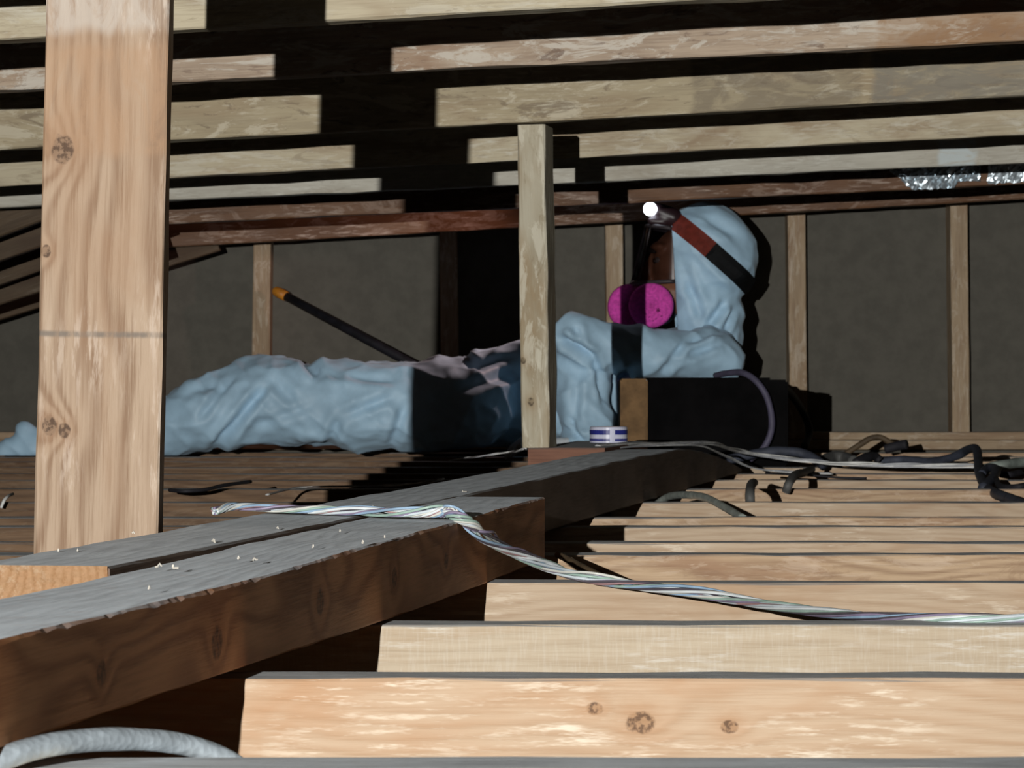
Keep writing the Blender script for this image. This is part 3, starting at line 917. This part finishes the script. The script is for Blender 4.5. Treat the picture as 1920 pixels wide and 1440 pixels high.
# covered feet, toes up
capsule(bm, B(110, 832, 7.12), B(62, 838, 7.12), 0.040, 0.036)
capsule(bm, B(66, 838, 7.12), B(48, 812, 7.12), 0.034, 0.026)
capsule(bm, B(62, 832, 7.12), B(8, 842, 7.12), 0.034, 0.022)
capsule(bm, B(150, 832, 7.38), B(110, 815, 7.38), 0.040, 0.030)
suit = fuse(bm, 0.0055, 16)
C = lambda x0, y0, x1, y1, w_, dep: (B(x0, y0, 7.05), B(x1, y1, 7.05), w_, dep)
wrinkle(suit, 0.0075, (
    C(505, 715, 385, 862, 0.010, 0.013), C(440, 700, 372, 790, 0.008, 0.006), C(330, 742, 420, 720, 0.012, 0.006),
    C(742, 742, 640, 780, 0.010, 0.007), C(640, 780, 612, 840, 0.011, 0.008),
    C(560, 668, 600, 700, 0.012, 0.012), C(600, 700, 745, 712, 0.010, 0.007), C(620, 690, 740, 690, 0.008, 0.005),
    C(545, 842, 640, 842, 0.012, 0.010), C(760, 760, 730, 852, 0.010, 0.008), C(590, 760, 470, 800, 0.010, 0.004),
    C(500, 700, 560, 760, 0.012, 0.005), C(860, 690, 960, 668, 0.010, 0.008), C(870, 668, 900, 690, 0.008, 0.008), C(840, 740, 960, 700, 0.012, 0.006),
    C(1045, 632, 1118, 676, 0.010, 0.020), C(1112, 664, 1138, 760, 0.008, 0.009), C(1085, 700, 1075, 800, 0.010, 0.006),
    C(1052, 800, 1100, 830, 0.007, 0.009), C(1062, 780, 1090, 828, 0.006, 0.007),
    C(1365, 618, 1290, 640, 0.008, 0.008), C(1290, 640, 1235, 700, 0.008, 0.009), C(1360, 640, 1280, 670, 0.008, 0.006), C(1280, 670, 1240, 705, 0.007, 0.006),
    C(1075, 610, 1090, 650, 0.009, 0.007), C(1190, 690, 1160, 712, 0.009, 0.012),
), seed=1.7, zmin=0.003)
cover = link('coverall', suit, M_SUIT)
for f in suit.polygons:
    f.use_smooth = True
cover['label'] = 'pale blue hooded coverall, creased'

# ---- head, hood
YH = 7.34
H = lambda px, py, dy=0.0: P(px, py, YH) + Vector((0, dy, 0))
bm = bmesh.new()
ellipsoid(bm, H(1324, 466), 0.086, 0.074, 0.084)                # skull
ellipsoid(bm, H(1270, 500), 0.056, 0.064, 0.082)                # face
ellipsoid(bm, H(1262, 555), 0.048, 0.050, 0.040)                # jaw
ellipsoid(bm, H(1234, 580), 0.020, 0.024, 0.018)                # chin
capsule(bm, H(1228, 478), H(1207, 522), 0.010, 0.014, 10)        # nose
ellipsoid(bm, H(1212, 526), 0.014, 0.018, 0.010)
ellipsoid(bm, H(1238, 464), 0.022, 0.055, 0.013)                # brow
ellipsoid(bm, H(1222, 550), 0.014, 0.026, 0.007)                # lips
ellipsoid(bm, H(1222, 559), 0.013, 0.023, 0.007)
capsule(bm, H(1330, 540), H(1335, 630), 0.055, 0.058)            # neck
ellipsoid(bm, H(1312, 505, -0.070), 0.016, 0.008, 0.030)         # ears
ellipsoid(bm, H(1312, 505, 0.070), 0.016, 0.008, 0.030)
hm = fuse(bm, 0.0045, 3)
for f in hm.polygons:
    f.use_smooth = True
head = link('head', hm, M_SKIN)
eyes = []
for sdy in (-0.031, 0.031):
    bm = bmesh.new()
    ellipsoid(bm, H(1236, 489, sdy), 0.0115, 0.0115, 0.0085)
    e = from_bm('eye', bm, M_EYE, smooth=True)
    bm = bmesh.new()
    ellipsoid(bm, H(1226, 490, sdy), 0.004, 0.006, 0.006)
    ir = from_bm('iris', bm, M_IRIS, smooth=True)
    adopt(e, ir)
    bm = bmesh.new()
    tube_bm(bm, [H(1226, 474, sdy - 0.02), H(1218, 470, sdy), H(1228, 474, sdy + 0.02)], [0.003, 0.005, 0.003], 8)
    eb = from_bm('eyebrow', bm, M_BROW, smooth=True)
    eyes += [e, eb]

bm = bmesh.new()
ellipsoid(bm, H(1324, 463), 0.111, 0.098, 0.093, math.radians(20))
ellipsoid(bm, H(1338, 492), 0.098, 0.096, 0.098)
capsule(bm, H(1318, 540), H(1328, 625), 0.082, 0.080)
ellipsoid(bm, H(1374, 590), 0.030, 0.050, 0.042)
ellipsoid(bm, H(1302, 585), 0.060, 0.078, 0.060)
ellipsoid(bm, H(1296, 510), 0.068, 0.088, 0.090)
hood = fuse(bm, 0.0045, 10)
wrinkle(hood, 0.0055, (
    C(1300, 520, 1330, 600, 0.010, 0.006), C(1375, 560, 1335, 612, 0.009, 0.009), C(1392, 575, 1372, 620, 0.007, 0.008), C(1330, 395, 1400, 440, 0.012, 0.006),
    C(1285, 480, 1310, 560, 0.012, 0.005), C(1400, 530, 1340, 470, 0.010, 0.006),
), seed=5.1)
bm = bmesh.new()
bm.from_mesh(hood)
# cut the face opening
pa_, pb_ = H(1257, 430), H(1268, 612)
bmesh.ops.bisect_plane(bm, geom=bm.verts[:] + bm.edges[:] + bm.faces[:], plane_co=pa_,
                       plane_no=(pb_ - pa_).cross(Vector((0, 1, 0))).normalized() * (1 if (pb_ - pa_).cross(Vector((0, 1, 0))).x > 0 else -1), clear_inner=True)
bvh = BVHTree.FromBMesh(bm)
for f in bm.faces:
    f.smooth = True
bm.to_mesh(hood)
bm.free()
hoodo = link('hood', hood, M_SUIT)
so = hoodo.modifiers.new('cloth', 'SOLIDIFY')
so.thickness = 0.003
so.offset = -1

# ---- gloved hands: palm and five fingers each
def hand(name, wrist, fwd, side, up, s=1.0):
    bm = bmesh.new()
    palm = wrist + fwd * 0.05 * s
    for k in range(4):
        o = side * (0.027 - 0.018 * k) * s
        capsule(bm, wrist + fwd * 0.012 * s + o * 0.8, palm + fwd * 0.042 * s + o, 0.0125 * s, 0.0105 * s, 10)
        ln = (0.038, 0.044, 0.041, 0.032)[k] * s
        a0 = palm + fwd * 0.046 * s + o
        a1 = a0 + fwd * ln + up * 0.006 * s
        a2 = a1 + (fwd * 0.8 - up * 0.6).normalized() * ln * 0.66
        a3 = a2 + (fwd * 0.5 - up * 0.8).normalized() * ln * 0.5
        capsule(bm, a0, a1, 0.0092 * s, 0.0085 * s, 10)
        capsule(bm, a1, a2, 0.0085 * s, 0.0078 * s, 10)
        capsule(bm, a2, a3, 0.0078 * s, 0.0066 * s, 10)
    t0 = wrist + fwd * 0.022 * s + side * 0.030 * s
    t1 = t0 + (fwd * 0.6 + side * 0.75).normalized() * 0.036 * s
    t2 = t1 + (fwd * 0.9 + side * 0.2).normalized() * 0.030 * s
    capsule(bm, t0, t1, 0.0125 * s, 0.0105 * s, 10)
    capsule(bm, t1, t2, 0.0105 * s, 0.0082 * s, 10)
    me = fuse(bm, 0.0035, 2)
    for f in me.polygons:
        f.use_smooth = True
    return link(name, me, M_GLOVE)
hn = hand('hand', Vector((B(1098, 0, 7.08).x, 7.08, 0.032)), Vector((-1, -0.1, -0.02)).normalized(), Vector((0.1, 1, 0)).normalized(), Vector((0, 0, 1)), 0.95)
hf = hand('hand', Vector((B(1090, 0, 7.50).x, 7.50, 0.05)), Vector((-1, 0.1, -0.05)).normalized(), Vector((0.1, -1, 0)).normalized(), Vector((0, 0, 1)), 0.95)
hn['label'] = 'gloved hand'
hf['label'] = 'gloved hand'
adopt(worker, cover, head, hoodo, hn, hf, *eyes)
tag(worker, 'person in a pale blue hooded coverall reclining on the joists, propped up, facing left', 'person')

# ------------------------------------------------------------------ respirator with pink filters (worn)
M_PINK = plain('pink_filter_felt', lin(226, 78, 184), 0.9, var=0.10, scale=160, bump=0.6, bscale=500)
M_MASK = plain('dark_facepiece', lin(58, 52, 54), 0.5, var=0.1)
M_MARK = plain('dark_print', lin(90, 20, 70), 0.8)
a = NT('clear_visor')
t_ = a.t
out = [n for n in t_.nodes if n.type == 'OUTPUT_MATERIAL'][0]
tr = a.n('ShaderNodeBsdfTransparent')
tr.inputs[0].default_value = (0.50, 0.48, 0.50, 1)
gl = a.n('ShaderNodeBsdfGlossy')
gl.inputs['Roughness'].default_value = 0.12
fr = a.n('ShaderNodeFresnel')
fr.inputs[0].default_value = 1.12
mx = a.n('ShaderNodeMixShader')
t_.links.new(fr.outputs[0], mx.inputs[0])
t_.links.new(tr.outputs[0], mx.inputs[1])
t_.links.new(gl.outputs[0], mx.inputs[2])
t_.links.new(mx.outputs[0], out.inputs[0])
M_VISOR = a.m
resp = empty('respirator', H(1230, 560))
def visor_pt(u, v):
    """u: -1 near cheek .. 1 far cheek, v: 0 bottom .. 1 top"""
    an = u * math.radians(90)
    front = 1184 + (1212 - 1184) * v
    py = 532 + (424 - 532) * v
    cx = H(1256 + 6 * (1 - v), py).x
    rx = cx - H(front, py).x
    return Vector((cx - rx * math.cos(an), YH + 0.078 * math.sin(an), H(0, py).z + 0.012 * abs(u) ** 2 * (0.3 - v)))
bm = bmesh.new()
NU, NV = 24, 10
g_ = [[bm.verts.new(visor_pt(-1 + 2 * i / NU, j / NV)) for j in range(NV + 1)] for i in range(NU + 1)]
for i in range(NU):
    for j in range(NV):
        bm.faces.new((g_[i][j], g_[i + 1][j], g_[i + 1][j + 1], g_[i][j + 1]))
visor = from_bm('visor', bm, M_VISOR, smooth=True)
visor['label'] = 'clear visor'
bm = bmesh.new()
tube_bm(bm, [visor_pt(-1 + 2 * i / 30, 0) for i in range(31)], 0.0045, 8)
tube_bm(bm, [visor_pt(-1 + 2 * i / 30, 1) for i in range(31)], 0.0045, 8)
tube_bm(bm, [visor_pt(0, j / 10) for j in range(11)], 0.0028, 8)
tube_bm(bm, [visor_pt(-0.36, j / 10) for j in range(11)], 0.0016, 8)
tube_bm(bm, [visor_pt(0.36, j / 10) for j in range(11)], 0.0016, 8)
rim = from_bm('visor_frame', bm, M_MASK, smooth=True)
bm = bmesh.new()
ellipsoid(bm, H(1214, 562), 0.034, 0.044, 0.034)
ellipsoid(bm, H(1236, 585), 0.034, 0.050, 0.030)
capsule(bm, H(1200, 560, -0.09), H(1200, 560, 0.09), 0.017, 0.017, 12)
piece = from_bm('facepiece', (lambda me: (lambda b: (b.from_mesh(me), b)[1])(bmesh.new()))(fuse(bm, 0.005, 3)), M_MASK, smooth=True)
bm = bmesh.new()
ellipsoid(bm, H(1190, 530, -0.012), 0.010, 0.012, 0.005)  # valve coloured pale to paint the highlight at the visor's lower edge
valve = from_bm('valve', bm, plain('valve_highlight', lin(200, 190, 186), 0.2), smooth=True)
def filter_disc(c, nrm, r):
    bm = lathe([(0.0005, -0.010), (r * 0.86, -0.010), (r, -0.004), (r, 0.006), (r * 0.9, 0.0115), (r * 0.55, 0.0125), (0.0005, 0.012)], 40)
    o = from_bm('filter', bm, M_PINK, smooth=True)
    q = nrm.to_track_quat('Z', 'Y')
    o.matrix_world = Matrix.Translation(c) @ q.to_matrix().to_4x4()
    return o
f1 = filter_disc(P(1221, 573, 7.235), Vector((-0.18, -1, 0.05)), 0.0475)
f2 = filter_disc(P(1181, 575, 7.42), Vector((-0.30, 1, 0.05)), 0.0495)
f1['label'] = 'pink filter disc'
f2['label'] = 'pink filter disc'
bm = bmesh.new()
for k in range(3):
    a_ = math.radians(20 + 60 * k)
    tube_bm(bm, [Vector((0.017 - math.cos(a_) * .005, -0.011 - math.sin(a_) * .005, 0.0125)), Vector((0.017 + math.cos(a_) * .005, -0.011 + math.sin(a_) * .005, 0.0125))], 0.0011, 6)
for (x_, y_) in ((-0.004, -0.026), (0.010, -0.030), (0.004, -0.034), (-0.012, -0.02), (0.022, -0.024)):
    tube_bm(bm, [Vector((x_, y_, 0.0122)), Vector((x_ + .004, y_ + .0015, 0.0122))], 0.0009, 6)
mk = from_bm('printed_mark', bm, M_MARK)
mk.matrix_world = f1.matrix_world
adopt(f1, mk)
adopt(resp, visor, rim, piece, valve, f1, f2)
tag(resp, 'full face respirator with round pink filters worn by the person', 'respirator')

# ------------------------------------------------------------------ head torch on a strap round the hood
M_STRAP_R = plain('strap_red', lin(150, 62, 48), 0.7, var=0.12, scale=80)
M_STRAP_K = plain('strap_black', lin(22, 24, 26), 0.7, var=0.15)
M_LAMP = plain('lamp_body', lin(46, 30, 34), 0.4, var=0.1)
lampc = P(1219, 392, 7.30)
hl = empty('headlamp', lampc)
front = H(1262, 415)
back = H(1402, 536)
cen = front.lerp(back, 0.5)
ax_u = (front - back).normalized()
ax_v = Vector((0, 1, 0))
ax_n = ax_u.cross(ax_v).normalized()
if ax_n.z < 0:
    ax_n = -ax_n
def strap(a0, a1, mat, name):
    rows = []
    n = 40
    for i in range(n + 1):
        an = math.radians(a0 + (a1 - a0) * i / n)
        d = ax_u * math.cos(an) + ax_v * math.sin(an)
        row = []
        for wv in (-0.0195, -0.0065, 0.0065, 0.0195):
            org = cen + ax_n * wv
            hit = bvh.ray_cast(org + d * 0.4, -d)
            r = (hit[0] - org).length if hit[0] is not None else 0.09
            if hit[0] is None or (hit[0] - org).dot(d) < 0.03:
                r = 0.088
            row.append(r)
        rows.append((org, d, row))
    # even the radii so that the band lies taut
    rad = [sum(r[2]) / 4 for r in rows]
    for _ in range(3):
        rad = [max(rad[i], (rad[max(i - 1, 0)] + rad[min(i + 1, n)]) / 2) for i in range(n + 1)]
    bm = bmesh.new()
    vr = []
    for i, (org, d, row) in enumerate(rows):
        vr.append([bm.verts.new(cen + ax_n * wv + d * (max(rad[i] - .002, row[k]) + 0.0035)) for k, wv in enumerate((-0.0195, -0.0065, 0.0065, 0.0195))])
    for i in range(n):
        for k in range(3):
            f = bm.faces.new((vr[i][k], vr[i + 1][k], vr[i + 1][k + 1], vr[i][k + 1]))
    bmesh.ops.solidify(bm, geom=bm.faces[:], thickness=0.002)
    return from_bm(name, bm, mat, smooth=False)
s1 = strap(-86, -6, M_STRAP_R, 'strap')
s1['label'] = 'red front strap'
s2 = strap(-86, -274, M_STRAP_K, 'strap')
s2['label'] = 'black rear strap'
s3 = strap(6, 86, M_STRAP_R, 'strap')
s3['label'] = 'red front strap'
# lamp housing stands off the brow
bm = bmesh.new()
capsule(bm, P(1262, 408, 7.30) + Vector((0, 0, 0)), P(1238, 398, 7.30), 0.021, 0.019, 16)
capsule(bm, P(1244, 416, 7.29), P(1220, 414, 7.29), 0.010, 0.008, 12)
house = from_bm('housing', (lambda me: (lambda b: (b.from_mesh(me), b)[1])(bmesh.new()))(fuse(bm, 0.004, 2)), M_LAMP, smooth=True)
a = NT('lit_lens')
a.bsdf.inputs['Emission Color'].default_value = (0.80, 0.88, 1, 1)
a.bsdf.inputs['Emission Strength'].default_value = 9
bm = bmesh.new()
ellipsoid(bm, Vector((0, 0, 0)), 0.0145, 0.0145, 0.0145)
lens = from_bm('lens', bm, a.m, smooth=True)
lens.location = P(1219, 392, 7.285)
lens['label'] = 'lit white lens'
pd = bpy.data.lights.new('headlamp_light', 'SPOT')
po = bpy.data.objects.new('headlamp_light', pd)
COL.objects.link(po)
po.location = P(1203, 392, 7.285)
po.rotation_euler = Vector((-1, -0.12, -0.24)).to_track_quat('-Z', 'Y').to_euler()
pd.energy = 8
pd.color = (1, 0.62, 0.56)
pd.spot_size = math.radians(110)
pd.spot_blend = 0.8
pd.shadow_soft_size = 0.015
adopt(hl, s1, s2, s3, house, lens, po)
tag(hl, 'head torch with a bright white lens and red and black strap worn over the hood', 'headlamp')
